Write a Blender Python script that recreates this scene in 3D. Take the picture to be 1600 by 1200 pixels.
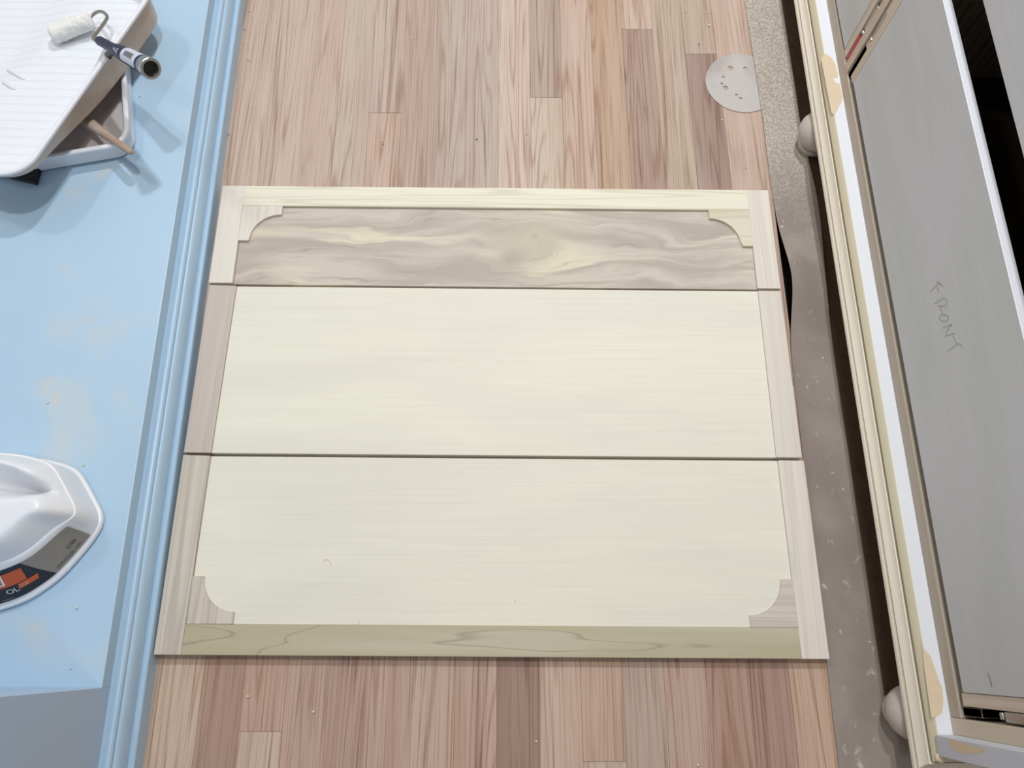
import bpy, bmesh, math, random
from mathutils import Vector, Matrix
random.seed(7)
for o in list(bpy.data.objects): bpy.data.objects.remove(o)
S = bpy.context.scene
COL = S.collection

# ------------------------------------------------------------------ camera
F = 1188.83
R = Matrix(((0.999958, -0.0058365, -0.0070499), (0.0031625, 0.9431787, -0.332271), (0.0085886, 0.3322348, 0.9431576)))
CAM = Vector((0.01797, 0.00636, 1.11368))
cd = bpy.data.cameras.new('camera'); cam = bpy.data.objects.new('camera', cd); COL.objects.link(cam)
cd.sensor_width = 36; cd.lens = F/1600*36; cd.clip_start = .02
cam.matrix_world = Matrix.Translation(CAM) @ R.to_4x4()
S.camera = cam
# ------------------------------------------------------------------ light
w = bpy.data.worlds.new('room_light'); S.world = w; w.use_nodes = True
w.node_tree.nodes['Background'].inputs[0].default_value = (.96, .98, 1, 1)
w.node_tree.nodes['Background'].inputs[1].default_value = .05
def lamp(name, loc, power, size, col=(.97, .985, 1)):
    l = bpy.data.lights.new(name, 'AREA'); l.shape = 'DISK'; l.size = size; l.energy = power; l.color = col
    o = bpy.data.objects.new(name, l); o.location = loc; COL.objects.link(o)
lamp('ceiling_lamp', (.30, 1.75, 2.45), 58, .11)
lamp('ceiling_lamp', (.05, .75, 2.45), 32, .10)
lamp('ceiling_lamp', (-.15, -.35, 2.45), 8, .14)
lamp('ceiling_lamp', (-1.3, 1.6, 2.45), 16, .2)
S.view_settings.view_transform = 'Standard'; S.view_settings.look = 'None'
S.view_settings.exposure = -1.0; S.view_settings.gamma = 1; S.view_settings.use_curve_mapping = False

# ------------------------------------------------------------------ measuring helpers (points on real planes)
def ray(u, v): return R @ Vector(((u-800)/F, -(v-600)/F, -1))
def at_z(u, v, z):
    d = ray(u, v); return CAM + d*((z-CAM.z)/d.z)
def at_x(u, v, x):
    d = ray(u, v); return CAM + d*((x-CAM.x)/d.x)

# ------------------------------------------------------------------ materials
def lin(c):
    return tuple((x/255/12.92 if x/255 <= .04045 else ((x/255+.055)/1.055)**2.4) for x in c)+(1,)
class N:
    def __init__(s, name, rough=.5, metal=0):
        s.m = bpy.data.materials.new(name); s.m.use_nodes = True; s.t = s.m.node_tree
        s.b = s.t.nodes['Principled BSDF']; s.b.inputs['Roughness'].default_value = rough; s.b.inputs['Metallic'].default_value = metal
    def n(s, ty, **kw):
        x = s.t.nodes.new(ty)
        for k, v in kw.items(): setattr(x, k, v)
        return x
    def l(s, a, b): s.t.links.new(a, b)
    def put(s, sock, v):
        if hasattr(v, 'is_linked') or isinstance(v, bpy.types.NodeSocket): s.l(v, sock)
        else: sock.default_value = v
    def math(s, op, a, b=0., c=None):
        x = s.n('ShaderNodeMath', operation=op); s.put(x.inputs[0], a); s.put(x.inputs[1], b)
        if c is not None: s.put(x.inputs[2], c)
        return x.outputs[0]
    def mix(s, f, a, b, mode='MIX'):
        x = s.n('ShaderNodeMix', data_type='RGBA', blend_type=mode)
        s.put(x.inputs[0], f); s.put(x.inputs[6], a); s.put(x.inputs[7], b); return x.outputs[2]
    def coords(s, scale=(1, 1, 1), rnd=True):
        tc = s.n('ShaderNodeTexCoord'); mp = s.n('ShaderNodeMapping'); mp.inputs['Scale'].default_value = scale
        src = tc.outputs['Object']
        if rnd:
            oi = s.n('ShaderNodeObjectInfo'); va = s.n('ShaderNodeVectorMath', operation='MULTIPLY_ADD')
            cx = s.n('ShaderNodeCombineXYZ')
            for i in range(3): s.l(oi.outputs['Random'], cx.inputs[i])
            va.inputs[1].default_value = (3.7, 5.3, 2.9)
            s.l(cx.outputs[0], va.inputs[0]); s.l(src, va.inputs[2]); src = va.outputs[0]
        s.l(src, mp.inputs['Vector']); return mp.outputs[0]
    def noise(s, vec, scale=1, detail=3, dist=0, rough=.5):
        x = s.n('ShaderNodeTexNoise'); x.inputs['Scale'].default_value = scale; x.inputs['Detail'].default_value = detail
        x.inputs['Distortion'].default_value = dist; x.inputs['Roughness'].default_value = rough
        s.l(vec, x.inputs['Vector']); return x.outputs['Fac']
    def ramp(s, f, a, b):
        x = s.n('ShaderNodeMapRange'); x.interpolation_type = 'SMOOTHSTEP'
        s.put(x.inputs[0], f); x.inputs[1].default_value = a; x.inputs[2].default_value = b; return x.outputs[0]
    def scalec(s, col, fac):   # multiply a colour by a number
        x = s.n('ShaderNodeVectorMath', operation='SCALE'); s.put(x.inputs[0], col if not isinstance(col, tuple) else col[:3])
        s.put(x.inputs['Scale'], fac); return x.outputs[0]
    def bump(s, h, strength=.2, dist=.001):
        x = s.n('ShaderNodeBump'); x.inputs['Strength'].default_value = strength; x.inputs['Distance'].default_value = dist
        s.l(h, x.inputs['Height']); s.l(x.outputs[0], s.b.inputs['Normal'])
    def col(s, c): s.put(s.b.inputs['Base Color'], c); return s.m

def stretch(axis, a, b):
    return {'x': (a, b, b), 'y': (b, a, b), 'z': (b, b, a)}[axis]
def plain(name, c, rough=.5, metal=0, var=.03, vscale=30, bump=0, c2=None, c2amt=.5, c2lo=.5, c2hi=.7):
    m = N(name, rough, metal); v = m.coords()
    n = m.noise(v, vscale, 4); f = m.math('MULTIPLY_ADD', n, 2*var, 1-var)
    base = lin(c)
    if c2:
        n2 = m.noise(m.coords((1.3, 1, 1)), 7, 5)
        base = m.mix(m.math('MULTIPLY', m.ramp(n2, c2lo, c2hi), c2amt), base, lin(c2))
    if bump: m.bump(n, bump)
    return m.col(m.scalec(base, f))
def wood(name, c, c2, axis='x', fine=.08, fs=(5, 260), big=(1.5, 14), lines=0., lfreq=7, ls=(2.2, 16), cl=(120, 105, 80), rough=.6, objcol=False, bump=.08, pores=0., lw=.12):
    m = N(name, rough)
    f = m.noise(m.coords(stretch(axis, *fs)), 1, 4)
    g = m.noise(m.coords(stretch(axis, *big)), 1, 3, .4)
    a, b = lin(c), lin(c2)
    if objcol:
        oi = m.n('ShaderNodeObjectInfo'); a = oi.outputs['Color']; b = m.mix(1., a, lin(c2), 'MULTIPLY')
    base = m.mix(m.ramp(g, .36, .66), a, b)
    if lines:
        h = m.noise(m.coords(stretch(axis, *ls)), 1, 2, .3)
        p = m.math('PINGPONG', m.math('MULTIPLY', h, lfreq), .5)
        p = m.math('SUBTRACT', 1., m.ramp(p, 0., lw*2))
        base = m.mix(m.math('MULTIPLY', p, lines), base, m.mix(1., base, lin(cl), 'MULTIPLY') if objcol else lin(cl))
    if pores:
        q = m.noise(m.coords(stretch(axis, 14, 520)), 1, 2)
        base = m.mix(m.math('MULTIPLY', m.ramp(q, .57, .70), pores), base, m.mix(1., base, lin((165, 140, 125)), 'MULTIPLY'))
    k = m.math('MULTIPLY_ADD', f, 2*fine, 1-fine)
    if bump: m.bump(f, bump)
    return m.col(m.scalec(base, k))

def oak():
    m = N('oak_plank', .6)
    oi = m.n('ShaderNodeObjectInfo'); c = oi.outputs['Color']
    big = m.noise(m.coords((34, .8, 34)), 1, 3, .3)
    c = m.mix(m.math('MULTIPLY', m.ramp(big, .4, .7), .8), c, m.mix(1., c, lin((240, 232, 224)), 'MULTIPLY'))
    # growth rings: contours of a stretched field, open into arches along the strip
    h = m.noise(m.coords((15, .55, 15)), 1, 2, .15)
    p = m.math('PINGPONG', m.math('MULTIPLY', h, 21.), .5)
    p = m.math('SUBTRACT', 1., m.ramp(p, 0., .24))
    brk = m.noise(m.coords((22, .9, 22)), 1, 2)
    p = m.math('MULTIPLY', p, m.ramp(brk, .30, .62))
    c = m.mix(m.math('MULTIPLY', p, .70), c, m.mix(1., c, lin((214, 193, 178)), 'MULTIPLY'))
    # open pores: long fine dark streaks
    q = m.noise(m.coords((480, 7, 480)), 1, 3)
    q = m.math('MULTIPLY', m.ramp(q, .48, .70), m.math('MULTIPLY_ADD', p, .45, .55))
    c = m.mix(m.math('MULTIPLY', q, .80), c, m.mix(1., c, lin((186, 164, 150)), 'MULTIPLY'))
    f = m.noise(m.coords((210, 2.2, 210)), 1, 4)
    dust = m.noise(m.coords((5, 3, 5)), 1, 4)
    c = m.mix(m.math('MULTIPLY', m.ramp(dust, .55, .85), .25), c, lin((206, 194, 184)))
    m.bump(q, .1, .0004)
    return m.col(m.scalec(c, m.math('MULTIPLY_ADD', f, .22, .89)))
M = {}
M['plank'] = oak()
M['subfloor'] = plain('dark_subfloor', (22, 15, 10), .95)
M['shade_sheet'] = plain('dark_brown_shade', (84, 66, 50), .95, var=.35, vscale=70)  # dark brown stands in for the shadow under the right cabinet
M['knot_dark'] = plain('oak_knot', (150, 124, 110), .6, var=.25, vscale=220)
M['veneer'] = wood('ivory_veneer', (236, 232, 214), (230, 226, 211), 'x', fine=.065, fs=(5, 330), big=(2, 9), lines=.06, lfreq=16, ls=(.7, 70), cl=(206, 198, 176))
M['pop_pale'] = wood('pale_poplar', (232, 224, 212), (222, 212, 200), 'y', fine=.03, lines=.35, lfreq=5, cl=(205, 193, 180), ls=(1.5, 45), big=(1, 60))
M['pop_pale_x'] = wood('pale_poplar_rail', (236, 231, 211), (228, 222, 204), 'x', fine=.03, lines=.5, lfreq=7, cl=(205, 195, 165), ls=(1.1, 40), big=(1.5, 30))
M['pop_grey'] = wood('pinkish_grey_poplar', (205, 193, 184), (194, 182, 171), 'y', fine=.05, lines=.35, lfreq=5, cl=(172, 159, 148), ls=(1.2, 50), big=(1, 50))
M['pop_tan'] = wood('tan_grey_poplar', (214, 203, 190), (200, 190, 176), 'y', fine=.05, lines=.45, lfreq=6, cl=(168, 155, 140), ls=(1.2, 45), big=(1, 50))
M['pop_olive'] = wood('olive_poplar', (186, 177, 147), (197, 189, 165), 'x', fine=.05, lines=.55, lfreq=5, cl=(150, 136, 114), ls=(2.6, 20), big=(2, 26), lw=.035)
M['pop_yellow'] = wood('yellowish_poplar', (224, 217, 196), (212, 205, 182), 'x', fine=.03, lines=.4, cl=(190, 178, 140))
M['pop_pinkx'] = wood('pinkish_poplar_bracket', (214, 203, 193), (196, 184, 174), 'x', fine=.04, lines=.4, lfreq=5, cl=(184, 170, 160), ls=(1.2, 45), big=(1, 45))
M['groove'] = plain('raw_edge', (150, 132, 116), .8)
M['mould'] = wood('raw_poplar_moulding', (240, 232, 216), (232, 222, 204), 'y', fine=.04, big=(1, 30))
M['mould_green'] = wood('greenish_poplar_bead', (216, 206, 178), (222, 214, 188), 'y', fine=.04, big=(1, 30))
M['rail'] = wood('beige_primed_rail', (186, 172, 156), (178, 165, 148), 'y', fine=.05, big=(2, 20))
M['stile'] = wood('beige_stile', (210, 196, 176), (202, 187, 166), 'z', fine=.05, big=(2, 20))
M['primer'] = wood('grey_white_primer', (203, 203, 207), (196, 198, 196), 'y', fine=.05, fs=(8, 300), big=(3, 14), bump=.2)
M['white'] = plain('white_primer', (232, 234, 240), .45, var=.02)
M['pil'] = plain('bluish_white_primer', (205, 209, 218), .5, var=.02, c2=(196, 180, 155), c2amt=.15)
M['filler'] = plain('tan_wood_filler', (220, 200, 172), .8, var=.06, vscale=120)
M['ply'] = wood('plywood_edge', (214, 200, 184), (190, 172, 154), 'z', fine=.12, fs=(4, 300), big=(2, 160))
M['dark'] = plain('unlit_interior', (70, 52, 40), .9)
M['red'] = plain('red_plastic', (176, 42, 44), .4)
M['zinc'] = plain('zinc_steel', (190, 190, 188), .3, 1)
M['foot'] = plain('primed_bun_foot', (196, 188, 180), .5)
def blue_paint():
    m = N('light_blue_paint', .38)
    n = m.noise(m.coords((1, 1, 1)), 5.5, 5, .6); d = m.noise(m.coords((1, 1, 1)), 34, 5)
    base = m.mix(m.math('MULTIPLY', m.ramp(n, .5, .72), .55), lin((178, 206, 228)), lin((206, 212, 210)))
    base = m.mix(m.math('MULTIPLY', m.ramp(m.math('MULTIPLY', n, d), .33, .46), .6), base, lin((216, 206, 192)))
    return m.col(base)
M['blue'] = blue_paint()
M['blue_trim'] = plain('blue_trim_paint', (178, 206, 229), .35, var=.01)
M['blue_grey'] = plain('blue_grey_cabinet_paint', (184, 206, 232), .4, var=.01)
def paper():
    m = N('dusty_brown_paper', .9)
    tc = m.n('ShaderNodeTexCoord'); sp = m.n('ShaderNodeSeparateXYZ'); m.l(tc.outputs['Object'], sp.inputs[0])
    big = m.noise(m.coords((1, 1, 1), False), 9, 5, .5)
    base = m.mix(m.ramp(big, .35, .7), lin((146, 134, 126)), lin((162, 150, 141)))
    sp1 = m.noise(m.coords((1, 1, 1), False), 270, 4)
    # sawdust: thick where the sander worked (far end), thinner nearer
    amt = m.ramp(m.math('MULTIPLY_ADD', big, .25, sp.outputs[1]), .72, 1.0)
    dust = m.math('MULTIPLY', m.math('MULTIPLY_ADD', m.ramp(sp1, .36, .66), .75, .2), amt)
    base = m.mix(m.math('MULTIPLY', dust, .85), base, lin((208, 199, 184)))
    sp2 = m.noise(m.coords((1, .6, 1), False), 60, 6, .3, .7)
    base = m.mix(m.math('MULTIPLY', m.ramp(sp2, .60, .70), .75), base, lin((212, 204, 192)))
    m.bump(sp1, .25, .0008)
    return m.col(base)
M['paper'] = paper()
M['tray'] = plain('white_plastic', (232, 234, 240), .28, var=.01)
def tray_mat():
    m = N('ribbed_white_plastic', .3)
    tc = m.n('ShaderNodeTexCoord'); sp = m.n('ShaderNodeSeparateXYZ'); m.l(tc.outputs['Object'], sp.inputs[0])
    k = m.math('ADD', m.math('MULTIPLY', sp.outputs[1], 1.), m.math('MULTIPLY', m.math('ABSOLUTE', sp.outputs[0]), .0))
    wv = m.math('SINE', m.math('MULTIPLY', k, 390.)); rib = m.ramp(wv, .80, 1.)
    m.bump(rib, .5, .0014)
    return m.col(lin((234, 237, 243)))
M['tray_ramp'] = tray_mat()
M['tray_out'] = plain('bounce_tinted_plastic', (204, 190, 178), .3, var=.03, vscale=30, c2=(188, 168, 150), c2amt=.8, c2lo=.38, c2hi=.6)  # brown floor bounce and shade painted into the white tray's outer wall
M['tray_used'] = plain('paint_smeared_plastic', (228, 222, 223), .3, var=.04, vscale=40, c2=(190, 180, 176), c2amt=.7)
M['tan_stick'] = plain('paint_coated_wood', (176, 152, 134), .35, var=.12, vscale=60, c2=(214, 200, 188), c2amt=.7, c2lo=.56, c2hi=.66)
M['black'] = plain('black_plastic', (14, 13, 12), .35)
M['navy'] = plain('navy_plastic', (16, 26, 60), .5, c2=(46, 58, 88), c2amt=.35)
M['navy_grey'] = plain('grey_ferrule', (112, 128, 142), .35)
M['chrome'] = plain('chrome_wire', (170, 165, 158), .22, 1, var=.15, vscale=90)
M['fluff'] = plain('white_roller_nap', (236, 236, 232), .95, var=.07, vscale=160, bump=1.)
M['sticker'] = plain('white_sticker', (205, 208, 222), .5)
M['ink'] = plain('black_ink', (40, 40, 44), .6)
M['jug'] = plain('white_jug_plastic', (236, 237, 241), .32, var=.01)
M['lab_taupe'] = plain('taupe_label', (150, 142, 132), .45)
M['lab_black'] = plain('black_label', (34, 38, 46), .4)
M['lab_orange'] = plain('orange_label', (206, 92, 48), .45)
M['lab_pink'] = plain('pale_label_print', (224, 190, 178), .5)
M['lab_white'] = plain('white_label_print', (222, 232, 230), .5)
M['disc'] = plain('grey_abrasive', (196, 190, 186), .9, var=.06, vscale=90, c2=(176, 168, 164), c2amt=.8, c2lo=.45, c2hi=.6, bump=.15)
M['disc_rim'] = M['disc']
M['pencil'] = plain('pencil_graphite', (158, 157, 158), .6, var=.25, vscale=400)
M['crumb'] = plain('wood_crumb', (226, 214, 196), .9)
M['debris'] = plain('dark_grit', (90, 74, 64), .9)
def knot_panel():
    m = N('swirled_poplar_panel', .6)
    tc = m.n('ShaderNodeTexCoord'); sp = m.n('ShaderNodeSeparateXYZ'); m.l(tc.outputs['Object'], sp.inputs[0])
    wob = m.noise(m.coords((3, 9, 1), False), 1.6, 3, .6)
    dx = m.math('SUBTRACT', sp.outputs[0], .058); dy0 = m.math('SUBTRACT', sp.outputs[1], -.012)
    dy = m.math('MULTIPLY_ADD', m.math('SUBTRACT', wob, .5), .085, dy0)
    r2 = m.math('ADD', m.math('MULTIPLY', m.math('MULTIPLY', dx, dx), .45), m.math('MULTIPLY', dy, dy))
    q = m.math('DIVIDE', .0016, m.math('ADD', r2, .0011))
    phi = m.math('MULTIPLY', dy, m.math('SUBTRACT', 1.25, q))
    near = m.math('EXPONENT', m.math('MULTIPLY', r2, -420.))
    def field(a, b, sc, det, dist=0):
        cx = m.n('ShaderNodeCombineXYZ'); m.l(m.math('MULTIPLY', dx, a), cx.inputs[0]); m.l(m.math('MULTIPLY', phi, b), cx.inputs[1])
        return m.noise(cx.outputs[0], sc, det, dist)
    big = field(3.6, 34., 1., 5, .25); mid = field(9., 170., 1., 4); fine = field(10., 520., 1., 3)
    yel = field(2.6, 17., 1.3, 3, .3)
    c = m.mix(m.ramp(big, .36, .60), lin((184, 172, 160)), lin((208, 198, 184)))
    c = m.mix(m.math('MULTIPLY', m.ramp(yel, .52, .66), .85), c, lin((228, 219, 193)))
    c = m.mix(m.math('MULTIPLY', near, .45), c, lin((206, 197, 168)))
    c = m.mix(m.math('MULTIPLY', m.ramp(mid, .55, .75), .55), c, lin((156, 143, 133)))
    c = m.mix(m.math('MULTIPLY', m.ramp(fine, .58, .74), .35), c, lin((140, 126, 115)))
    # grey mineral stain left of the knot
    ex = m.math('DIVIDE', m.math('SUBTRACT', dx, -.035), .022); ey = m.math('DIVIDE', m.math('SUBTRACT', dy0, -.030), .016)
    st = m.math('EXPONENT', m.math('MULTIPLY', m.math('ADD', m.math('MULTIPLY', ex, ex), m.math('MULTIPLY', ey, ey)), -1.))
    c = m.mix(m.math('MULTIPLY', st, .55), c, lin((150, 142, 134)))
    return m.col(m.scalec(c, m.math('MULTIPLY_ADD', fine, .12, .94)))
M['knot'] = knot_panel()

# ------------------------------------------------------------------ mesh helpers
def tag(o, label=None, cat=None, group=None, kind=None):
    for k, v in (('label', label), ('category', cat), ('group', group), ('kind', kind)):
        if v: o[k] = v
    return o
def thing(name, loc, label, cat, group=None):
    o = bpy.data.objects.new(name, None); o.empty_display_size = .05; o.location = loc; COL.objects.link(o)
    return tag(o, label, cat, group)
def root_loc(p):
    l = Vector((0, 0, 0))
    while p: l += Vector(p.location); p = p.parent
    return l
def obj(name, bm, mat, parent=None, loc=None, smooth=False, sharp=.6):
    """bm in world coordinates; the object is parented without moving it"""
    loc = Vector(loc) if loc is not None else (root_loc(parent) if parent else Vector((0, 0, 0)))
    bmesh.ops.translate(bm, verts=bm.verts, vec=-loc)
    bmesh.ops.recalc_face_normals(bm, faces=bm.faces)
    me = bpy.data.meshes.new(name); 
    if smooth:
        for f in bm.faces: f.smooth = True
        for e in bm.edges:
            if len(e.link_faces) == 2 and e.calc_face_angle(0) > sharp: e.smooth = False
    bm.to_mesh(me); bm.free()
    for mm in (mat if isinstance(mat, (list, tuple)) else [mat]): me.materials.append(mm)
    o = bpy.data.objects.new(name, me); COL.objects.link(o)
    if parent: o.parent = parent; o.location = loc-root_loc(parent)
    else: o.location = loc
    return o
def bevel(bm, d, seg=2):
    if d: bmesh.ops.bevel(bm, geom=list(bm.edges), offset=d, segments=seg, affect='EDGES', profile=.5, clamp_overlap=True)
def hexa(bm, pts):
    v = [bm.verts.new(p) for p in pts]
    for f in ((3, 2, 1, 0), (4, 5, 6, 7), (0, 1, 5, 4), (1, 2, 6, 5), (2, 3, 7, 6), (3, 0, 4, 7)): bm.faces.new([v[i] for i in f])
def bx(lo, hi, bev=.0008):
    bm = bmesh.new(); (a, b, c), (d, e, f) = lo, hi
    hexa(bm, [(a, b, c), (d, b, c), (d, e, c), (a, e, c), (a, b, f), (d, b, f), (d, e, f), (a, e, f)])
    bevel(bm, bev); return bm
def prism(pts, z0, z1, bev=.0006):
    bm = bmesh.new(); a = [bm.verts.new((x, y, z0)) for x, y in pts]; b = [bm.verts.new((x, y, z1)) for x, y in pts]
    n = len(pts); bm.faces.new(a[::-1]); bm.faces.new(b)
    for i in range(n): bm.faces.new((a[i], a[(i+1) % n], b[(i+1) % n], b[i]))
    bevel(bm, bev, 1); return bm
def rings(rs, cap0=True, cap1=True, closed=True):
    bm = bmesh.new(); V = [[bm.verts.new(p) for p in r] for r in rs]; n = len(rs[0])
    for a, b in zip(V, V[1:]):
        for i in range(n if closed else n-1): bm.faces.new((a[i], a[(i+1) % n], b[(i+1) % n], b[i]))
    if cap0: bm.faces.new(V[0][::-1])
    if cap1: bm.faces.new(V[-1])
    return bm
def lathe(prof, c=(0, 0, 0), n=40, ax=None):
    q = Vector((0, 0, 1)).rotation_difference(Vector(ax)) if ax is not None else None
    rs = []
    for r, z in prof:
        rr = []
        for i in range(n):
            a = 2*math.pi*i/n; p = Vector((max(r, 1e-5)*math.cos(a), max(r, 1e-5)*math.sin(a), z))
            rr.append((q @ p if q else p)+Vector(c))
        rs.append(rr)
    return rings(rs)
def tube(pts, rad, n=12):
    pts = [Vector(p) for p in pts]; rad = rad if isinstance(rad, (list, tuple)) else [rad]*len(pts)
    rs = []; up = Vector((.3, .2, 1)).normalized()
    for i, p in enumerate(pts):
        t = (pts[min(i+1, len(pts)-1)]-pts[max(i-1, 0)]).normalized()
        s = t.cross(up).normalized(); u = s.cross(t)
        rs.append([p+(s*math.cos(2*math.pi*k/n)+u*math.sin(2*math.pi*k/n))*rad[i] for k in range(n)])
    return rings(rs)
def catmull(P, k=6):
    P = [Vector(p) for p in P]; out = []
    for i in range(len(P)-1):
        a, b, c, d = P[max(i-1, 0)], P[i], P[i+1], P[min(i+2, len(P)-1)]
        for j in range(k):
            t = j/k; out.append(.5*((2*b)+(c-a)*t+(2*a-5*b+4*c-d)*t*t+(3*b-a-3*c+d)*t**3))
    return out+[P[-1]]

# ------------------------------------------------------------------ room shell
M['wall'] = plain('matt_wall_paint', (226, 224, 220), .85, var=.01)
for nm, lo, hi in (('wall_left', (-1.46, -1.9, 0), (-1.36, 3.3, 2.5)), ('wall_right', (1.9, -1.9, 0), (2.0, 3.3, 2.5)), ('wall_back', (-1.46, 3.3, 0), (2.0, 3.4, 2.5)), ('wall_front', (-1.46, -2.0, 0), (2.0, -1.9, 2.5)), ('ceiling', (-1.46, -2.0, 2.5), (2.0, 3.4, 2.6))):
    tag(obj(nm, bx(lo, hi, 0), M['wall']), kind='structure')
# ------------------------------------------------------------------ floor: oak strip planks on a dark subfloor
floor = obj('floor', bx((-1.46, -2.0, -.06), (2.0, 3.4, -.0205), 0), M['subfloor']); tag(floor, kind='structure')
PITCH = .0572; SK = -.007
cols = {}   # column -> (joint ys, colours from far to near)
def T(*c): return c
spec = {
 -9: ([.2], [T(200, 172, 152), T(196, 166, 142)]),
 -8: ([.3], [T(204, 178, 158), T(214, 182, 156)]),
 -7: ([.25], [T(202, 176, 156), T(184, 146, 124)]),
 -6: ([.46, -.0947], [T(198, 170, 152), T(200, 160, 138), T(214, 184, 160)]),
 -5: ([.33], [T(198, 176, 156), T(198, 162, 140)]),
 -4: ([.907, .12], [T(196, 172, 156), T(200, 168, 148), T(194, 158, 140)]),
 -3: ([.4], [T(194, 168, 152), T(200, 164, 144)]),
 -2: ([.62], [T(190, 168, 152), T(204, 172, 150)]),
 -1: ([.28], [T(192, 170, 154), T(200, 164, 144)]),
 0: ([.5], [T(212, 186, 168), T(164, 128, 108)]),
 1: ([.943, .2], [T(184, 160, 142), T(206, 184, 162), T(212, 180, 158)]),
 2: ([.45, -.13], [T(202, 170, 150), T(204, 166, 142), T(208, 182, 164)]),
 3: ([.36], [T(194, 160, 132), T(190, 162, 142)]),
 4: ([1.10, .3], [T(206, 178, 158), T(172, 140, 122), T(198, 162, 142)]),
 5: ([.55], [T(192, 168, 146), T(184, 144, 124)]),
 6: ([1.044, .25], [T(190, 166, 144), T(164, 134, 120), T(178, 138, 120)]),
 7: ([.4], [T(206, 178, 160), T(208, 172, 146)]),
}
for c, (js, cc) in spec.items():
    ys = [3.29, 1.86+.05*(c*3 % 7)]+js+[-.55-.06*(c*5 % 7), -1.89]; cc = [cc[-1]]+cc+[cc[0]]
    for i in range(len(ys)-1):
        yb, ya = ys[i]-.0002, ys[i+1]+.0002
        x0, x1 = .006+c*PITCH+.0001, .006+(c+1)*PITCH-.0001
        if c == 7: x1 = .470
        if c == -9: x0 = -.53
        zt = random.uniform(-.0002, .0002)
        bm = bmesh.new()
        xs = lambda x, y: x+SK*(y-.1)
        P = [(xs(x0, ya), ya), (xs(x1, ya) if c != 7 else x1, ya), (xs(x1, yb) if c != 7 else x1, yb), (xs(x0, yb), yb)]
        hexa(bm, [(x, y, -.020) for x, y in P]+[(x, y, zt) for x, y in P]); bevel(bm, .0003, 1)
        ce = Vector(((x0+x1)/2, (ya+yb)/2, 0))
        o = obj('plank', bm, M['plank'], floor, loc=ce)
        g_ = sum(cc[i])/3; m_ = 170+(g_-172)*.85; o.color = lin(tuple(m_+(k-g_)*.80+5 for k in cc[i]))

# ------------------------------------------------------------------ brown floor paper with a lifted edge
def paper_sheet():
    ys = [-1.85+i*.01 for i in range(513)]; nx = 46
    bm = bmesh.new(); top = []
    for y in ys:
        g = math.exp(-((y-.575)/.085)**2) if y > .575 else math.exp(-((y-.575)/.075)**2)
        xe = .4585+.010*(max(0, min(1, (y+.2)/.9)))-.006*min(1.3, max(0, (y-.9)/.3))+.0075*g
        row = []
        for i in range(nx+1):
            t = i/nx; xr = .5335+.012*math.exp(-((y-.72)/.11)**2) if y > -.052 else min(1.18, .5335+(-.052-y)*14); x = xe+(xr-xe)*t**1.2  # right edge cut along the cabinet's shadow line
            d = (x-xe)
            z = .0016+.0018*math.exp(-((y-.98)/.10)**2)+.021*g*max(0, 1-d/.11)**1.3
            z += .0010*(1+math.sin(y*37+x*30))*math.exp(-((x-.5)/.05)**2)*(.5+.5*math.sin(y*9))
            row.append(bm.verts.new((x, y, z)))
        top.append(row)
    for a, b in zip(top, top[1:]):
        for i in range(nx): bm.faces.new((a[i], a[i+1], b[i+1], b[i]))
    o = obj('floor_paper', bm, M['paper'], smooth=True)
    so = o.modifiers.new('thickness', 'SOLIDIFY'); so.thickness = .0006; so.offset = 1
    return o
kn = at_z(1010, 172, 0)
obj('knot', prism([(kn.x+(.0035+.0008*math.sin(3*a))*math.cos(a), kn.y+.012*math.sin(a)) for a in [2*math.pi*i/18 for i in range(18)]], -.0002, .0004, 0), M['knot_dark'], floor)
obj('shade_sheet', bx((.512, -1.88, -.0195), (1.88, 3.28, .0010), 0), M['shade_sheet'], floor)  # added dark sheet: cabinet shadow put into the floor colour
tag(paper_sheet(), 'brown floor protection paper dusted with sawdust, one edge lifted', 'paper')

# ------------------------------------------------------------------ left: light blue built-in with low open bay
SL = -.0145
def sx(x, y): return x+SL*y        # the unit stands slightly askew to the planks
DZ = .082
blue = thing('built_in_cabinet', (-.8, .5, 0), 'light blue painted built-in with low deck and stepped base moulding', 'cabinet')
def strip(prof, y0, y1):           # profile (x,z) run along the unit
    return rings([[(sx(x, y), y, z) for x, z in prof] for y in (y0, y1)])
def base_profile():
    X = -.4588
    p = [(-.52, .0), (X, .0), (X, .0255), (X-.0012, .0272), (X-.0050, .0276), (X-.0072, .0268)]
    for i in range(9):             # cove
        a = i/8*math.pi/2; p.append((X-.0078-.0082*(1-math.cos(a)), .0275+.0225*math.sin(a)))
    p += [(X-.0165, .0508), (X-.0166, .0548), (X-.0185, .0572), (X-.0212, .0580), (X-.0235, .0572), (X-.0244, .0570), (X-.0252, .0585), (X-.0275, .0605), (X-.0292, .0600), (X-.0296, .0600), (-.52, .0600)]
    return p
obj('base_moulding', strip(base_profile(), -.75, 1.8), M['blue_trim'], blue, smooth=True, sharp=.5)
DX = -.4884
obj('deck', strip([(-1.355, .0602), (DX, .0602), (DX, DZ-.0012), (DX-.0004, DZ-.0004), (DX-.0014, DZ), (-1.355, DZ)], -.0375, 1.8), M['blue'], blue)
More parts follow.
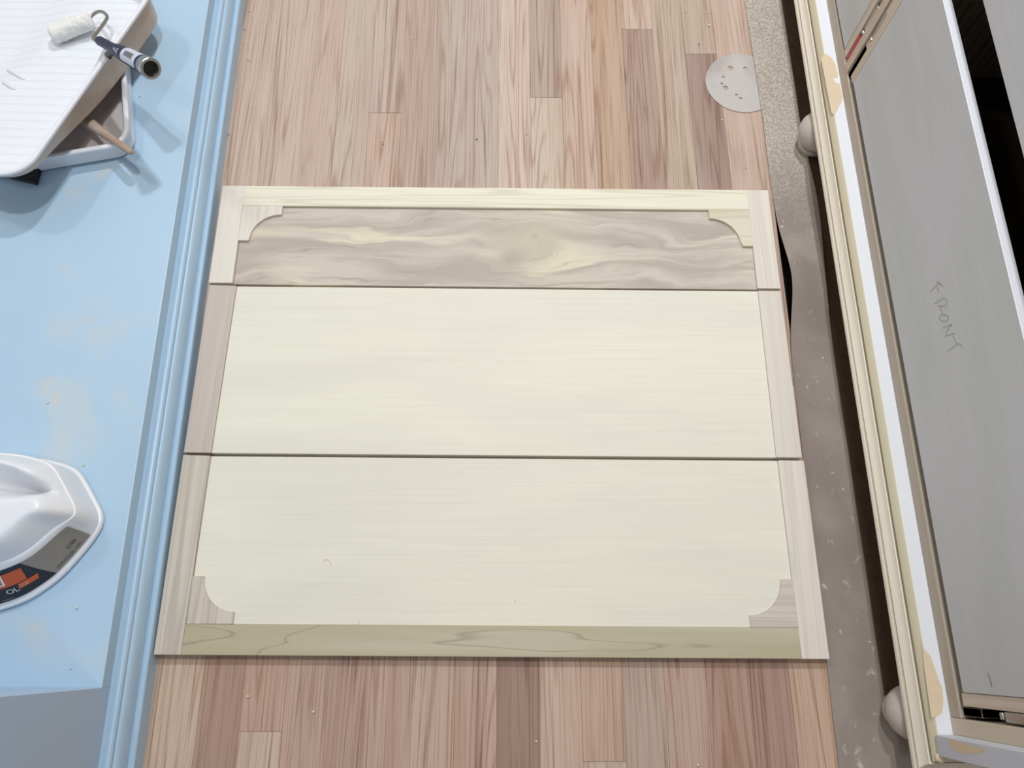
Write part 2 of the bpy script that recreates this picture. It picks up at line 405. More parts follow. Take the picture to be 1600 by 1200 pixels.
def tall():
    y1 = -.0378
    obj('face_frame', rings([[(sx(x, y), y, z) for x, y in ((DX, y1), (DX-.003, y1+.0012), (DX-.022, y1+.0012), (DX-.022, y1-.098), (DX, y1-.098))] for z in (.0602, 1.0)]), M['blue_grey'], blue)
    obj('side_panel', bx((-1.3, -.062, DZ), (DX-.018, -.0375, 1.0)), M['blue_grey'], blue)
    obj('bottom_rail', bx((DX-.022, -.70, .0602), (DX+.001, -.1365, .072)), M['blue_trim'], blue)
    obj('door', bx((DX-.020, -.60, .075), (DX-.004, -.139, .98), .002), M['blue_grey'], blue)
    obj('cabinet_top', bx((-1.3, -.72, 1.0), (DX, -.036, 1.02)), M['blue_grey'], blue)
tall()

# ------------------------------------------------------------------ right: cabinet on bun feet, three-drawer bays
XF = .5575; ZT = .80; YE = 1.86; XB = 1.16
cab = thing('drawer_cabinet', (.85, .85, 0), 'unfinished primed cabinet on bun feet with open drawer bays', 'cabinet')
def corner_run(prof, name, mat, smooth=True):   # profile (offset outward, z), mitred round the near corner
    x0, y0 = .539, -.112
    pth = lambda d: [(x0-d, YE), (x0-d, y0-d), (XB+d, y0-d)]
    rs = []
    for i in range(3): rs.append([(pth(d)[i][0], pth(d)[i][1], z) for d, z in prof])
    return obj(name, rings(rs), mat, cab, smooth=smooth, sharp=.45)
mp = [(-.03, .0735), (.0150, .0735), (.0166, .0738), (.0174, .0748), (.0176, .0768), (.0172, .0795), (.0166, .0810), (.0158, .0818), (.0140, .0800), (.0095, .0796), (.0095, .0826), (.0138, .0842)]
for i in range(9):
    a = i/8; mp.append((.0141-.0062*a-.0014*math.sin(a*math.pi), .0843+.0146*a))
mp += [(.0074, .0994), (.0066, .0994), (.0050, .0950), (.0020, .0940), (-.03, .0940)]
corner_run(mp, 'base_moulding', M['mould'], True)
corner_run([(-.03, .0940), (.0010, .0940), (.0030, .0996), (.0040, .1008), (.0050, .1022), (.0048, .1042), (.0038, .1070), (.0026, .1100), (.0016, .1130), (.0004, .1150), (-.012, .1150), (-.012, .105), (-.03, .105)], 'moulding_bead', M['mould_green'])
obj('base_ledge', bx((.5394, -.1118, .104), (XB-.02, YE, .1152)), M['white'], cab)
obj('bottom_rail', bx((XF, -.0668, .1152), (XF+.019, YE, .1385), .0022), M['rail'], cab)
obj('stile', bx((XF-.0004, -.0855, .1152), (XF+.05, -.0667, ZT), .0006), M['stile'], cab)
obj('stile', bx((XF-.0004, .8788, .1385), (XF+.05, .8948, ZT), .0006), M['stile'], cab)
obj('pilaster', bx((.5352, -.1095, .1152), (XF+.002, -.0856, ZT), .0012), M['pil'], cab)
obj('end_panel', bx((XF+.002, -.1095, .1152), (XB-.03, -.0905, ZT)), M['pil'], cab)
obj('end_panel', bx((XF+.002, YE-.03, .1152), (XB-.03, YE-.012, ZT)), M['pil'], cab)
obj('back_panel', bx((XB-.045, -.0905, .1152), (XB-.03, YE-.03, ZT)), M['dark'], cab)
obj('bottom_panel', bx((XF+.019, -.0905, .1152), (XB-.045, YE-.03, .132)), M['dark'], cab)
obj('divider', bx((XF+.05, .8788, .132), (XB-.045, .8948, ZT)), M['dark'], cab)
obj('top_rail', bx((XF, -.0855, ZT-.04), (XF+.02, YE-.012, ZT+.02)), M['rail'], cab)
obj('cabinet_top', bx((XF-.005, -.112, ZT+.02), (XB, YE, ZT+.04)), M['pop_tan'], cab)
for fx, fy in ((.5470, .842), (.5500, -.066), (.5490, 1.76), (1.09, -.066), (1.09, .846), (1.09, 1.76)):
    obj('bun_foot', lathe([(.0, .0012), (.0215, .0012), (.0236, .0035), (.0244, .0075), (.0238, .0115), (.0222, .0135), (.0190, .0142), (.0184, .0170), (.0205, .0182), (.0275, .0225), (.0325, .030), (.0348, .0395), (.0342, .049), (.0305, .0585), (.0250, .0650), (.0215, .068), (.0215, .0733), (0, .0733)], (fx, fy, 0)), M['foot'], cab, smooth=True)
def patch(px):   # wood filler smoothed over the ledge
    pts = [at_z(u, v, .1153) for u, v in px]
    obj('filler_patch', prism([(p.x, p.y) for p in pts], .1151, .1156, 0), M['filler'], cab)
def inxy(px):
    return px
patch([(1283, 92), (1290, 84), (1299, 90), (1305, 100), (1309, 114), (1309, 122), (1303, 121), (1304, 128), (1312, 131), (1314, 140), (1316, 150), (1315, 160), (1311, 166), (1306, 176), (1302, 179), (1299, 176)])
patch([(1440, 1005), (1446, 1016), (1453, 1024), (1459, 1040), (1465, 1058), (1472, 1075), (1474, 1096), (1472, 1114), (1463, 1120), (1455, 1121), (1450, 1085), (1445, 1050)])
pp = [at_x(u, v, .5351) for u, v in [(1482, 1154), (1500, 1160), (1528, 1167), (1540, 1172), (1528, 1178), (1505, 1178), (1488, 1170)]]
bm = bmesh.new(); bm.faces.new([bm.verts.new((.5350, p.y, p.z)) for p in pp])
obj('filler_patch', bm, M['filler'], cab)
# small putty lump in the mitre
bm = bmesh.new(); bmesh.ops.create_icosphere(bm, subdivisions=2, radius=.006)
for vv in bm.verts: vv.co = Vector((vv.co.x*1.2, vv.co.y, vv.co.z*.5))+Vector((.5395, -.111, .1135))
obj('filler_patch', bm, M['filler'], cab, smooth=True)

def drawer(y0, y1, z0, z1, lettered=False, red=False, metalz=.22):
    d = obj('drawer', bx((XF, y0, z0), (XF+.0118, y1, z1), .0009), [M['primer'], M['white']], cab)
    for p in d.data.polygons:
        if p.normal.z > .6: p.material_index = 1  # upward faces take the lighter primer: light from above put into the colour
    zb = min(z1, z0+.20) if z1-z0 > .2 else z1
    for ya in (y0-.0150, y1+.0006):
        obj('box_side', bx((XF+.0004, ya, z0-.004), (XB-.10, ya+.0144, zb), .0005), M['ply'], d)
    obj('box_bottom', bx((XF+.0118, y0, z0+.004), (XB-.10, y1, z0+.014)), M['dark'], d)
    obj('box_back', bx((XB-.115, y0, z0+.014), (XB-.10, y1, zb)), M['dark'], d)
    for ya, s in ((y0-.0150, -1), (y1+.015, 1)):
        a, b = (ya-.0118, ya-.0008) if s < 0 else (ya+.0008, ya+.0118)
        bm = bx((XF+.0015, a, metalz), (XB-.11, b, metalz+.045), .0014)
        m2 = bx((XF+.0005, a+.002, metalz-.008), (XF+.012, b-.001, metalz-.002), .0015)
        tmp = bpy.data.meshes.new('t'); m2.to_mesh(tmp); m2.free(); bm.from_mesh(tmp); bpy.data.meshes.remove(tmp)
        sl = obj('drawer_slide', bm, M['zinc'], d, smooth=True)
        if red and s < 0:
            o = obj('slide_catch', bx((XF+.0006, a+.0006, .146), (XF+.03, b-.001, metalz-.012), .001), M['red'], d); o['label'] = 'red plastic slide catch'
        elif s < 0:
            obj('slide_block', bx((XF+.004, a+.0006, .1388), (XF+.04, b-.0004, .176), .0006), M['stile'], d)
        elif s > 0:
            obj('slide_block', bx((XF+.002, a+.0006, .1388), (XF+.04, b-.0004, metalz-.02), .0006), M['stile'], d)
    return d
D1 = drawer(-.037, .850, .1515, .3845, metalz=.222)
drawer(-.037, .850, .446, .70, metalz=.52)
drawer(.9225, 1.79, .1445, .3845, red=True, metalz=.205)
drawer(.9225, 1.79, .446, .70, metalz=.52)
# pencilled word on the lower drawer
def px8(a): return [(1430+x/8.57, 420+y/8.57) for x, y in a]
strokes = [[(205, 305), (265, 245), (325, 190)], [(280, 175), (325, 190), (370, 245)], [(290, 240), (305, 275), (320, 310)],
           [(250, 475), (320, 430), (385, 390), (420, 425), (425, 470), (405, 492), (360, 500), (300, 497)], [(335, 500), (345, 545), (365, 590)],
           [(330, 640), (370, 612), (440, 640), (435, 685), (370, 705), (325, 675), (330, 640)],
           [(365, 795), (430, 768), (495, 745)], [(495, 745), (425, 830), (410, 905)], [(410, 905), (470, 880), (545, 860)],
           [(500, 895), (530, 945), (555, 1000), (600, 1012), (640, 1050)], [(430, 1110), (490, 1065), (565, 1012)]]
bm = bmesh.new()
for st in strokes:
    P = [at_x(u, v, XF) for u, v in px8(st)]; P = catmull(P, 4)
    for a, b in zip(P, P[1:]):
        t = (b-a).normalized(); n = t.cross(Vector((1, 0, 0)))*.00055
        bm.faces.new([bm.verts.new((XF-.00015, q.y, q.z)) for q in (a-n, a+n, b+n, b-n)])
obj('pencil_lettering', bm, M['pencil'], D1)
bm = bmesh.new()
P = [at_x(u, v, XF-.0002) for u, v in [(1543, 1051), (1545, 1052), (1551, 1072), (1549, 1074)]]
bm.faces.new([bm.verts.new(p) for p in P]); o = obj('scratch', bm, M['pencil'], D1)

# ------------------------------------------------------------------ three drawer fronts laid out on the floor
TOPZ = .0185; RZ = .0135
def pr(name, pts, mat, par, z0=.001, z1=TOPZ, bev=.0006): return obj(name, prism(pts, z0, z1, bev), mat, par)
def quad(x0, y0, x1, y1, sk=0.): return [(x0, y0+sk*x0), (x1, y0+sk*x1), (x1, y1+sk*x1), (x0, y1+sk*x0)]
def bracket(cx, cy, sxn, syn, L=.0640, leg=.0165, r=.0475):
    """corner bracket: corner at (cx,cy), arms pointing sxn/syn; stepped ends and a concave quarter round"""
    p = [(0, 0), (L, 0), (L, leg)]
    for i in range(15):
        a = math.pi/2*i/14; p.append((L-r*math.sin(a), leg+r*(1-math.cos(a))) )
    p = [(0, 0), (L, 0), (L, leg)]
    for i in range(1, 14):
        a = math.pi/2*(i/14); p.append((L-.0005-r*math.sin(a), leg+r-r*math.cos(a)))
    p += [(leg, L), (0, L)]
    q = [(cx+sxn*a, cy+syn*b) for a, b in p]
    return q if sxn*syn > 0 else q[::-1]
# top front
A = thing('furniture_front', (0, .65, 0), 'narrowest drawer front with brown swirled knotty panel, lying farthest away', 'drawer front', 'drawer fronts laid on the oak floor')
pr('stile', [(-.4586, .5606), (-.4208, .5606), (-.4214, .7414), (-.4592, .7414)], M['pop_pale'], A)
pr('stile', [(.4192, .5572), (.4562, .5570), (.4562, .7408), (.4206, .7410)], M['pop_pale'], A)
pr('top_rail', [(-.4212, .7034), (.4204, .7018), (.4206, .7409), (-.4214, .7413)], M['pop_pale_x'], A)
pr('panel', [(-.4205, .5606), (.4191, .5572), (.4204, .7016), (-.4211, .7032)], M['knot'], A, z1=RZ)
pr('corner_bracket', bracket(-.4209, .7032, 1, -1, .0655), M['pop_pale'], A, z0=RZ)
o = pr('corner_bracket', bracket(.4203, .7017, -1, -1, .068), M['pop_yellow'], A, z0=RZ); o['label'] = 'yellowish corner bracket'
# middle front
B = thing('furniture_front', (0, .418, 0), 'plain ivory drawer front lying in the middle, with side stiles only', 'drawer front', 'drawer fronts laid on the oak floor')
pr('stile', [(-.4575, .2824), (-.4174, .2821), (-.4136, .5556), (-.4568, .5568)], M['pop_grey'], B)
pr('stile', [(.4184, .2795), (.4562, .2793), (.4560, .5528), (.4199, .5530)], M['pop_pale'], B)
pr('panel', [(-.4172, .2821), (.4182, .2795), (.4197, .5530), (-.4134, .5556)], M['veneer'], B, z1=TOPZ-.0022)
# bottom front
Cf = thing('furniture_front', (0, .14, 0), 'ivory drawer front lying nearest, with olive rail along its lower edge', 'drawer front', 'drawer fronts laid on the oak floor')
pr('stile', [(-.4572, .0014), (-.4204, .0012), (-.4178, .2778), (-.4577, .2786)], M['pop_tan'], Cf)
pr('stile', [(.4212, -.0014), (.4590, -.0015), (.4584, .2748), (.4202, .2752)], M['pop_pale'], Cf)
o = pr('bottom_rail', [(-.4202, .0012), (.4210, -.0013), (.4212, .0388), (-.4196, .0410)], M['pop_olive'], Cf); o['label'] = 'olive green poplar rail'
pr('panel', [(-.4194, .0412), (.4210, .0390), (.4200, .2752), (-.4176, .2778)], M['veneer'], Cf, z1=RZ+.0015)
pr('corner_bracket', bracket(-.4193, .0412, 1, 1), M['pop_tan'], Cf, z0=RZ)
o = pr('corner_bracket', bracket(.4210, .0391, -1, 1, .0652), M['pop_pinkx'], Cf, z0=RZ)

# ------------------------------------------------------------------ sanding disc half under the paper
def sanding_disc():
    c = Vector((.4395, .978)); bm = bmesh.new(); E_ = []
    def loop(cx, cy, r, n):
        v = [bm.verts.new((cx+r*math.cos(2*math.pi*i/n), cy+r*math.sin(2*math.pi*i/n), .0008)) for i in range(n)]
        for i in range(n): E_.append(bm.edges.new((v[i], v[(i+1) % n])))
    loop(c.x, c.y, .065, 64)
    for u, v, r in ((1141, 107, .0052), (1164, 107, .0036), (1130, 121, .0028), (1127.5, 131.5, .0028), (1133.5, 138, .0050), (1150.5, 149, .0030), (1157, 154.5, .0030)):
        p = at_z(u, v, .001); loop(p.x, p.y, r, 14)
    bmesh.ops.triangle_fill(bm, use_beauty=True, edges=E_)
    g = bmesh.ops.extrude_face_region(bm, geom=list(bm.faces)); bmesh.ops.translate(bm, verts=[e for e in g['geom'] if isinstance(e, bmesh.types.BMVert)], vec=(0, 0, .0009))
    return obj('sanding_disc', bm, M['disc'], loc=(c.x, c.y, .0008))
tag(sanding_disc(), 'worn grey round sanding disc with dust holes on the oak planks', 'sanding disc')

# ------------------------------------------------------------------ paint trays
def rrect(L, Wd, r, ins, n=8):
    """points of a rounded rectangle 0..L along s, 0..Wd along t"""
    out = []; r = max(r-ins, .004)
    for cx, cy, a0 in ((L-ins-r, Wd-ins-r, 0), (ins+r, Wd-ins-r, 90), (ins+r, ins+r, 180), (L-ins-r, ins+r, 270)):
        for i in range(n+1):
            a = math.radians(a0+90*i/n); out.append((cx+r*math.cos(a), cy+r*math.sin(a)))
    # add points along the straight sides so that the side can follow the ramp
    res = []
    for i, p in enumerate(out):
        res.append(p); q = out[(i+1) % len(out)]
        if i % (n+1) == n:
            for k in range(1, 8): res.append((p[0]+(q[0]-p[0])*k/8, p[1]+(q[1]-p[1])*k/8))
    return res
def cap_grid(bm, ring, zb, O, a, b):
    bm.verts.ensure_lookup_table(); n = len(ring); vs = list(bm.verts)[-n:]
    f = bm.faces.new(vs); bmesh.ops.triangulate(bm, faces=[f])
def tray(name, O, e1, e2, L, Wd, r, rim, zb, taper, mat_in, mat_out, label, group, lip=.0065, zi=None):
    zi = zi or zb
    root = thing(name, (O[0]+e1[0]*L/2+e2[0]*Wd/2, O[1]+e1[1]*L/2+e2[1]*Wd/2, zb((L, Wd))), label, 'paint tray', group)
    def W_(p, z): return (O[0]+e1[0]*p[0]+e2[0]*p[1], O[1]+e1[1]*p[0]+e2[1]*p[1], z)
    def rg(ins, f): return [W_(p, f(p)) for p in rrect(L, Wd, r, ins)]
    lo = [rg(taper+.011+(min(L, Wd)/2-taper-.035)*k/11, lambda p: zb(p)-.0025) for k in range(11, -1, -1)]
    out = rings(lo+[rg(taper+.004, lambda p: zb(p)-.0022), rg(taper, lambda p: zb(p)), rg(lip*.5+.001, lambda p: rim-.004)], cap0=True, cap1=False)
    obj('tray_shell', out, mat_out, root, smooth=True, sharp=.7)
    edge = rings([rg(lip*.5+.001, lambda p: rim-.004), rg(0, lambda p: rim-.0050), rg(-.0004, lambda p: rim-.003), rg(0, lambda p: rim-.001), rg(.0012, lambda p: rim), rg(lip-.001, lambda p: rim), rg(lip, lambda p: rim-.001), rg(lip+.0012, lambda p: rim-.006)], cap0=False, cap1=False)
    obj('rim', edge, M['tray'], root, smooth=True, sharp=.9)
    rs = [rg(lip+.0012, lambda s: rim-.006), rg(taper+.006, lambda s: zi(s)+.006), rg(taper+.011, lambda s: zi(s)+.001)]
    for k in range(1, 12): rs.append(rg(taper+.011+(min(L, Wd)/2-taper-.035)*k/11, lambda s: zi(s)+.0008))
    rb = rings(rs, False, False); cap_grid(rb, rs[-1], zb, O, e1, e2)
    o = obj('tray_ramp', rb, mat_in, root, smooth=True, sharp=.9)
    return root, W_
e1 = Vector((.357, .934)); e2 = Vector((-.934, .357))
def sm(x): x = max(0, min(1, x)); return x*x*(3-2*x)
def zb1(p):
    s, t = p
    return .158-.017*sm(s/.24)-.016*sm((t-.135)/.06)*sm((s-.10)/.12)
def zo1(p): return .160-.034*sm(p[0]/.25)
t1, W1 = tray('paint_tray', (-.6815, .634), e1, e2, .405, .46, .05, .18, zo1, .009, M['tray_ramp'], M['tray_out'], 'clean white plastic paint tray stacked on top, roller lying in it', 'paint trays on the blue deck', zi=zb1)
for ra, rb in (((0, 96), (36, 121)), ((0, 122), (22, 138))):   # raised ribs on the slope
    a, b = at_z(*ra, .15), at_z(*rb, .15)
    def loc_(p): d = Vector((p.x+.6815, p.y-.634)); return (d.dot(e1), d.dot(e2))
    P = [a.lerp(b, k/6) for k in range(7)]; P = [Vector((p.x, p.y, zb1(loc_(p))+.0012)) for p in P]
    obj('rib', tube(P, [.001]+[.0036]*5+[.001], 10), M['tray'], t1, smooth=True)
f1 = Vector((-.215, .977)); f2 = Vector((-.977, -.215))
def zb2(p): return DZ+.0040
t2, W2 = tray('paint_tray', (-.5705, .7500), f1, f2, .34, .27, .034, .117, zb2, .004, M['tray_used'], M['tray'], 'paint-smeared white tray lying under the clean one on the blue deck', 'paint trays on the blue deck', lip=.0075)

# black wedge peeping out under the trays
q = [at_z(u, v, DZ+.004) for u, v in ((64, 265), (57, 288), (18, 279), (-30, 262), (10, 250))]
w_ = obj('plastic_wedge', prism([(p.x, p.y) for p in q], DZ+.0004, DZ+.009, .0008), M['black'], loc=(q[0].x, q[0].y, DZ))
tag(w_, 'black plastic wedge sticking out from under the stacked trays', 'wedge')

# wooden brush handle lying in the lower tray
P0 = at_z(133, 188, .107); P1 = at_z(207, 239, .1345); ax = (P1-P0).normalized(); L = (P1-P0).length
prof = [(0, -.018), (.0085, -.017), (.0098, -.008), (.0098, 0), (.0092, L*.15), (.0072, L*.4), (.0058, L*.7), (.0060, L*.88), (.0052, L*.96), (.003, L*.992), (0, L)]
tag(obj('brush_handle', lathe(prof, P0, 20, ax), M['tan_stick'], loc=P0, smooth=True), 'tan paint-coated wooden brush handle leaning over the lower tray rim', 'brush handle')

# ------------------------------------------------------------------ mini paint roller
ro = thing('paint_roller', at_z(105, 45, .16), 'mini paint roller with navy handle and white nap across the upper tray', 'paint roller')
c0 = at_z(80, 56, .1565); c1 = at_z(143, 30, .1625); ax = (c1-c0).normalized(); Lc = (c1-c0).length
rs = []; random.seed(3)
for i in range(29):
    t = i/28; base = .0132*(min(1, max(0, t)*9+.55) if t < .06 else (min(1, (1-t)*9+.55) if t > .94 else 1))
    rs.append((base, t*Lc))
bm = lathe([(0, -.0005)]+rs+[(0, Lc+.0005)], c0, 36, ax)
for v in bm.verts:
    d = v.co-c0; rad = d-ax*d.dot(ax)
    if rad.length > .004: v.co += rad.normalized()*random.uniform(-.0012, .0014)
obj('roller_cover', bm, M['fluff'], ro, smooth=True, sharp=3)
wp = catmull([c1-ax*.01, at_z(148, 21, .164), at_z(157, 18, .169), at_z(165, 22, .174), at_z(167, 29, .178), at_z(157, 44, .184), at_z(146.5, 58, .190), at_z(147, 62, .192), at_z(153, 66, .1945), at_z(160, 70, .1965)], 5)
obj('wire_frame', tube(wp, .0026, 12), M['chrome'], ro, smooth=True)
H0 = at_z(155, 63.5, .195); H1 = at_z(236, 107.5, .258); hx = (H1-H0).normalized(); HL = (H1-H0).length
prof = [(0, -.002), (.006, -.001), (.0072, .004), (.0072, HL*.28), (.0086, HL*.34), (.0102, HL*.42), (.0112, HL*.55), (.0118, HL*.70), (.0126, HL*.82), (.0133, HL*.865), (.0133, HL*.90)]
obj('handle', lathe(prof+[(.010, HL*.90), (0, HL*.90)], H0, 32, hx), M['navy'], ro, smooth=True)
fer = [(.0133, HL*.90), (.0140, HL*.905), (.0142, HL*.955), (.0135, HL*.958)]
obj('ferrule', lathe([(.0, HL*.90)]+fer+[(0, HL*.955)], H0, 32, hx), M['navy_grey'], ro, smooth=True)
obj('threaded_end', lathe([(.0098, HL*.93), (.0134, HL*.955), (.0147, HL*.962), (.0147, HL*.995), (.0138, HL), (.0108, HL), (.0100, HL*.985), (.0098, HL*.80)], H0, 32, hx), M['zinc'], ro, smooth=True)
obj('socket', lathe([(0, HL*.962), (.0100, HL*.962), (.0100, HL*.964), (0, HL*.964)], H0, 24, hx), M['black'], ro)
# sticker wrapped on the handle with its bar code strip, and a hanging hook below
tocam = (CAM-H0).normalized(); upv = (tocam-hx*tocam.dot(hx)).normalized(); sdv = hx.cross(upv)
def band(t0, t1, a0, a1, rad, n=8):
    bm = bmesh.new(); rows = []
    for i in range(n+1):
        a = math.radians(a0+(a1-a0)*i/n); dr = upv*math.cos(a)+sdv*math.sin(a)
        rows.append([bm.verts.new(H0+hx*(HL*t)+dr*(rad(t))) for t in (t0, (t0+t1)/2, t1)])
    for p, q_ in zip(rows, rows[1:]):
        for j in range(2): bm.faces.new((p[j], p[j+1], q_[j+1], q_[j]))
    return bm
hr = lambda t: .0118+(t-.70)/.12*.0008+.0004 if t > .70 else .0112+(t-.55)/.15*.0006+.0004
st_ = obj('sticker', band(.58, .86, -80, 50, hr), M['sticker'], ro); st_['label'] = 'white sticker with a bar code'
bm = bmesh.new()
for k in range(9):
    t = .64+k*.018; b2 = band(t, t+.010, -30, 8, lambda q_: hr(q_)+.0002)
    tm = bpy.data.meshes.new('t'); b2.to_mesh(tm); b2.free(); bm.from_mesh(tm); bpy.data.meshes.remove(tm)
obj('bar_code', bm, M['ink'], st_)
bm = bmesh.new()
for t, a in ((.44, -8), (.50, 6), (.50, -14), (.47, 0)):
    b2 = band(t, t+.022, a, a+12, lambda q_: .0118, 2)
    tm = bpy.data.meshes.new('t'); b2.to_mesh(tm); b2.free(); bm.from_mesh(tm); bpy.data.meshes.remove(tm)
obj('emblem', bm, M['sticker'], ro)
hk = at_z(172, 90, .190)
obj('tray_hook', tube([H0+hx*HL*.34, hk+Vector((0, 0, .006)), hk], [.006, .005, .003], 10), M['black'], ro, smooth=True)

# ------------------------------------------------------------------ white jug standing on the deck
foot = [(-.5175, .1746), (-.5186, .1618), (-.5353, .1321), (-.5618, .0947), (-.5977, .0663), (-.636, .0526), (-.70, .046), (-.76, .060), (-.80, .10), (-.80, .20), (-.77, .245), (-.70, .258), (-.62, .256), (-.5790, .2462), (-.5665, .2422)]
def densify(P, step=.006):
    out = []
    for i, p in enumerate(P):
        q_ = P[(i+1) % len(P)]; n = max(1, int(math.dist(p, q_)/step))
        out += [(p[0]+(q_[0]-p[0])*k/n, p[1]+(q_[1]-p[1])*k/n) for k in range(n)]
    for _ in range(5):
        out = [((out[i-1][0]+2*out[i][0]+out[(i+1) % len(out)][0])/4, (out[i-1][1]+2*out[i][1]+out[(i+1) % len(out)][1])/4) for i in range(len(out))]
    return out
FP = densify(foot); NF = len(FP)
def inset(P, d):
    out = []
    for i, p in enumerate(P):
        a, b = P[i-3], P[(i+3) % len(P)]; t = Vector((b[0]-a[0], b[1]-a[1])).normalized()
        out.append((p[0]+t.y*d, p[1]-t.x*d))      # the outline runs clockwise
    return out
def area(P): return sum(P[i-1][0]*P[i][1]-P[i][0]*P[i-1][1] for i in range(len(P)))
SGN = 1 if area(FP) < 0 else -1
def ins(d): return inset(FP, d*SGN)
jug = thing('plastic_jug', (-.66, .15, DZ), 'white plastic jug with orange and black label on the blue deck', 'jug')
WT = .060
CX, CY = -.665, .150
def lean(P, z):    # the front wall leans back towards its top
    k = max(0, min(1, (z-.009)/(WT-.009))); out = []
    for i, p in enumerate(P):
        a, b = P[i-4], P[(i+4) % len(P)]; t = Vector((b[0]-a[0], b[1]-a[1])).normalized(); n = Vector((-t.y, t.x))*SGN
        e = .042*k*max(0, -n.y)**1.4
        out.append((p[0]-n.x*e, p[1]-n.y*e))
    for _ in range(3): out = [((out[i-1][0]+2*out[i][0]+out[(i+1) % len(out)][0])/4, (out[i-1][1]+2*out[i][1]+out[(i+1) % len(out)][1])/4) for i in range(len(out))]
    return out
rs = []
for d, z in ((.003, .0003), (.0006, .002), (0, .0045), (.0006, .0075), (.0025, .0088), (.0040, .0092), (.0045, .012), (.0055, WT*.5), (.0065, WT-.003), (.0075, WT), (.0095, WT+.0004), (.0105, WT+.0025), (.0125, WT+.0075)):
    rs.append([(x, y, DZ+z) for x, y in lean(ins(d), z)])
last = lean(ins(.0125), 1)
CY = .170
tip = at_z(82, 766, DZ+.09); far = at_z(0, 752, DZ+.09); hd = Vector((far.x-tip.x, far.y-tip.y)).normalized()
def hollow(x, y):
    q_ = Vector((x-tip.x, y-tip.y)); t = q_.dot(hd); d = abs(q_.x*hd.y-q_.y*hd.x)
    if t < -.01: return 0
    wd = .005+.13*max(0, t)
    return .06*sm((t+.01)/.06)*math.exp(-(d/wd)**2)
for k in range(1, 30):
    s = 1-k/30; rr = []
    for x, y in last:
        X, Y = CX+(x-CX)*s, CY+(y-CY)*s
        e = min(1, (1-s)/.22)
        ridge = .030*math.sin(e*math.pi/2)
        rr.append((X, Y, DZ+WT+.0075+ridge-hollow(X, Y)))
    rs.append(rr)
obj('body', rings(rs), M['jug'], jug, smooth=True, sharp=.9)
obj('screw_cap', lathe([(0, 0), (.022, 0), (.022, .016), (.020, .018), (0, .018)], (-.745, .13, DZ+WT+.034), 28), M['jug'], jug, smooth=True)
# label on the front wall: arc length measured from the right corner along the wall
wl, wh = lean(ins(.0045), .012), lean(ins(.0065), WT-.003)
i0 = max(range(NF), key=lambda i: wl[i][0])
step = 1 if wl[(i0+5) % NF][1] < wl[i0][1] else -1
arc = [(0, Vector(wl[i0]), Vector(wh[i0]))]; i = i0
while arc[-1][0] < .24:
    i = (i+step) % NF; p = Vector(wl[i]); arc.append((arc[-1][0]+(p-arc[-1][1]).length, p, Vector(wh[i])))
def onwall(s, z, off=.0003):
    k = (z-.012)/(WT-.015)
    for (a, p, P), (b, q_, Q) in zip(arc, arc[1:]):
        if b >= s:
            t = (s-a)/(b-a); lo_ = p.lerp(q_, t); hi_ = P.lerp(Q, t)
            A = Vector((lo_.x, lo_.y, .012)); B = Vector((hi_.x, hi_.y, WT-.003)); tn = Vector((q_.x-p.x, q_.y-p.y, 0)).normalized()
            nn = tn.cross(B-A).normalized()
            if nn.dot(Vector((1, -1, .3))) < 0: nn = -nn
            return A.lerp(B, k)+nn*(off+.0004)+Vector((0, 0, DZ))
def label_quad(pts, mat, name, par, off):
    """polygon in (s,z), cut into strips so that it follows the wall"""
    bm = bmesh.new(); v = [bm.verts.new((s, z, 0)) for s, z in pts]; f = bm.faces.new(v)
    s0, s1 = min(p[0] for p in pts), max(p[0] for p in pts); x = s0+.004
    while x < s1:
        bmesh.ops.bisect_plane(bm, geom=list(bm.verts)+list(bm.edges)+list(bm.faces), plane_co=(x, 0, 0), plane_no=(1, 0, 0)); x += .004
    for vv in bm.verts: vv.co = onwall(vv.co.x, vv.co.y, off)
    return obj(name, bm, mat, par)
lab = label_quad([(.018, .0128), (.20, .0128), (.20, .053), (.018, .053)], M['lab_taupe'], 'label', jug, .0004); lab['label'] = 'taupe, black and orange printed label'
label_quad([(.078, .0128), (.20, .0128), (.20, .053), (.092, .053)], M['lab_black'], 'black_field', lab, .0007)
label_quad([(.104, .030), (.20, .030), (.20, .047), (.097, .047)], M['lab_orange'], 'orange_field', lab, .0010)
label_quad([(.094, .0225), (.122, .0225), (.118, .0290), (.090, .0290)], M['lab_orange'], 'orange_field', lab, .0010)
def text(s, size, s0, z0, mat, par, off=.0014, shear=0, sxs=1.):
    cu = bpy.data.curves.new('txt', 'FONT'); cu.body = s; cu.size = size; cu.resolution_u = 3; cu.shear = shear
    to = bpy.data.objects.new('txt', cu); COL.objects.link(to)
    me = bpy.data.meshes.new_from_object(to.evaluated_get(bpy.context.evaluated_depsgraph_get()))
    bpy.data.objects.remove(to)
    bm = bmesh.new(); bm.from_mesh(me); bpy.data.meshes.remove(me)
    wd = max((v.co.x for v in bm.verts), default=0)
    for v in bm.verts: v.co = onwall(s0-(v.co.x)*sxs, z0+v.co.y, off)       # reads towards the right corner
    return obj('lettering', bm, mat, par)
text('2104', .0075, .045, .0255, M['ink'], lab)
text('LOW COLOR / VOC', .0048, .073, .0165, M['ink'], lab)
text('d', .024, .1475, .0330, M['lab_white'], lab, shear=.25, sxs=1.5)
text('2123', .0058, .118, .0240, M['lab_pink'], lab)
text('OL', .0085, .138, .0210, M['lab_white'], lab, sxs=1.5)
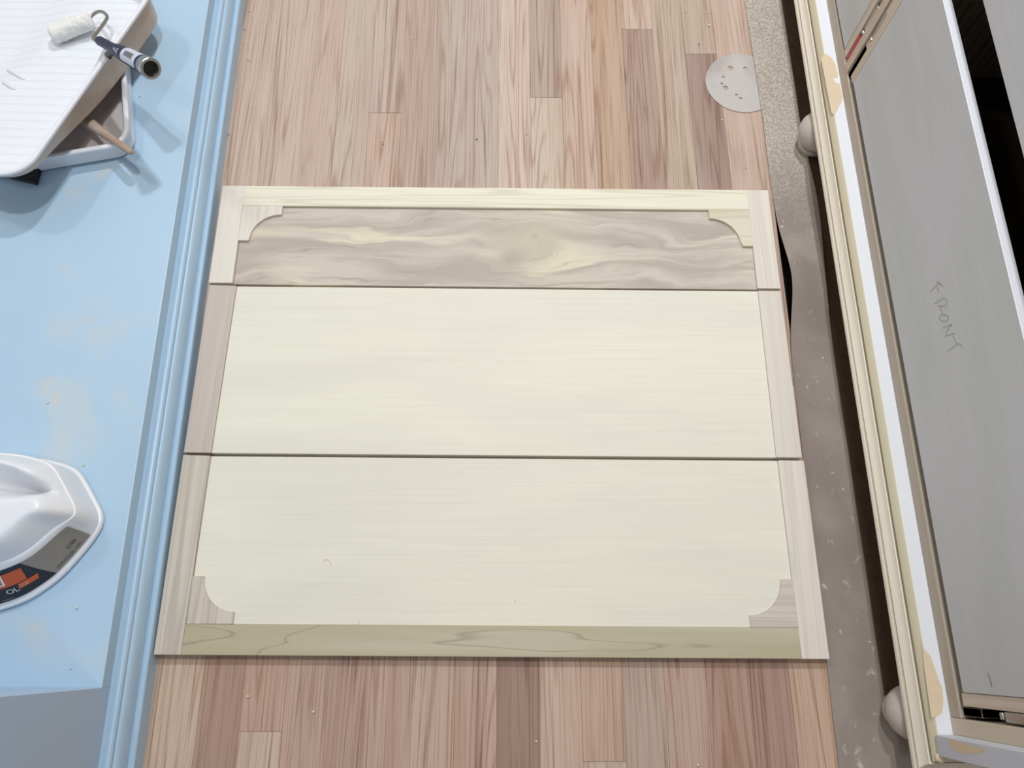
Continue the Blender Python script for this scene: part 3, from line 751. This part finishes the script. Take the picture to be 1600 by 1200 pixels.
text('............', .006, .150, .0150, M['lab_pink'], lab)

# ------------------------------------------------------------------ loose wood crumbs and grit
def crumbs(name, mat, pts, z, label, r0=.0012, r1=.0024):
    bm = bmesh.new()
    for u, v in pts:
        p = at_z(u, v, z); r = random.uniform(r0, r1)
        g = bmesh.ops.create_icosphere(bm, subdivisions=1, radius=r)
        for vv in g['verts']: vv.co = Vector((vv.co.x*random.uniform(.8, 1.4), vv.co.y*random.uniform(.7, 1.2), vv.co.z*.7))+Vector((p.x, p.y, z+r*.85))
    o = obj(name, bm, mat); tag(o, label, 'crumbs', kind='stuff'); return o
crumbs('wood_crumbs', M['crumb'], [(391, 18), (381, 68), (1107, 41), (1128, 188), (598, 221), (388, 94), (388, 1088), (490, 1112), (642, 60), (747, 221), (838, 1158), (1090, 1195), (1105, 20)], .0, 'pale wood crumbs scattered over the oak planks')
crumbs('wood_grit', M['debris'], [(382, 47), (358, 211), (599, 226), (823, 211), (1072, 20), (1092, 70), (1165, 263), (745, 218), (366, 120)], .0, 'dark specks of grit on the oak planks', .0008, .0015)
crumbs('deck_crumbs', M['crumb'], [(111, 1044), (50, 1070), (219, 151), (241, 188), (130, 727), (75, 630), (120, 950)], DZ, 'few pale crumbs on the light blue deck', .0008, .0022)
crumbs('front_crumbs', M['crumb'], [(503, 988), (505, 1000), (562, 972), (805, 938), (1093, 999), (1085, 1003), (1117, 1004), (1201, 1006), (1244, 1006), (304, 1001), (710, 987)], TOPZ, 'tiny pale crumbs on the nearest drawer front', .0006, .0011)
crumbs('paper_crumbs', M['crumb'], [(1324, 1030), (1285, 560), (1291, 574), (1300, 740), (1317, 765), (1295, 625), (1262, 393), (1358, 1003)], .0016, 'pale crumbs lying on the brown paper', .0008, .0018)
bm = tube(catmull([at_z(u, v, RZ+.0022) for u, v in ((505, 878), (509, 874), (514, 876), (518, 884))], 4), .0004, 6)
tag(obj('wood_shaving', bm, M['crumb']), 'tiny curled wood shaving on the nearest ivory panel', 'shaving')
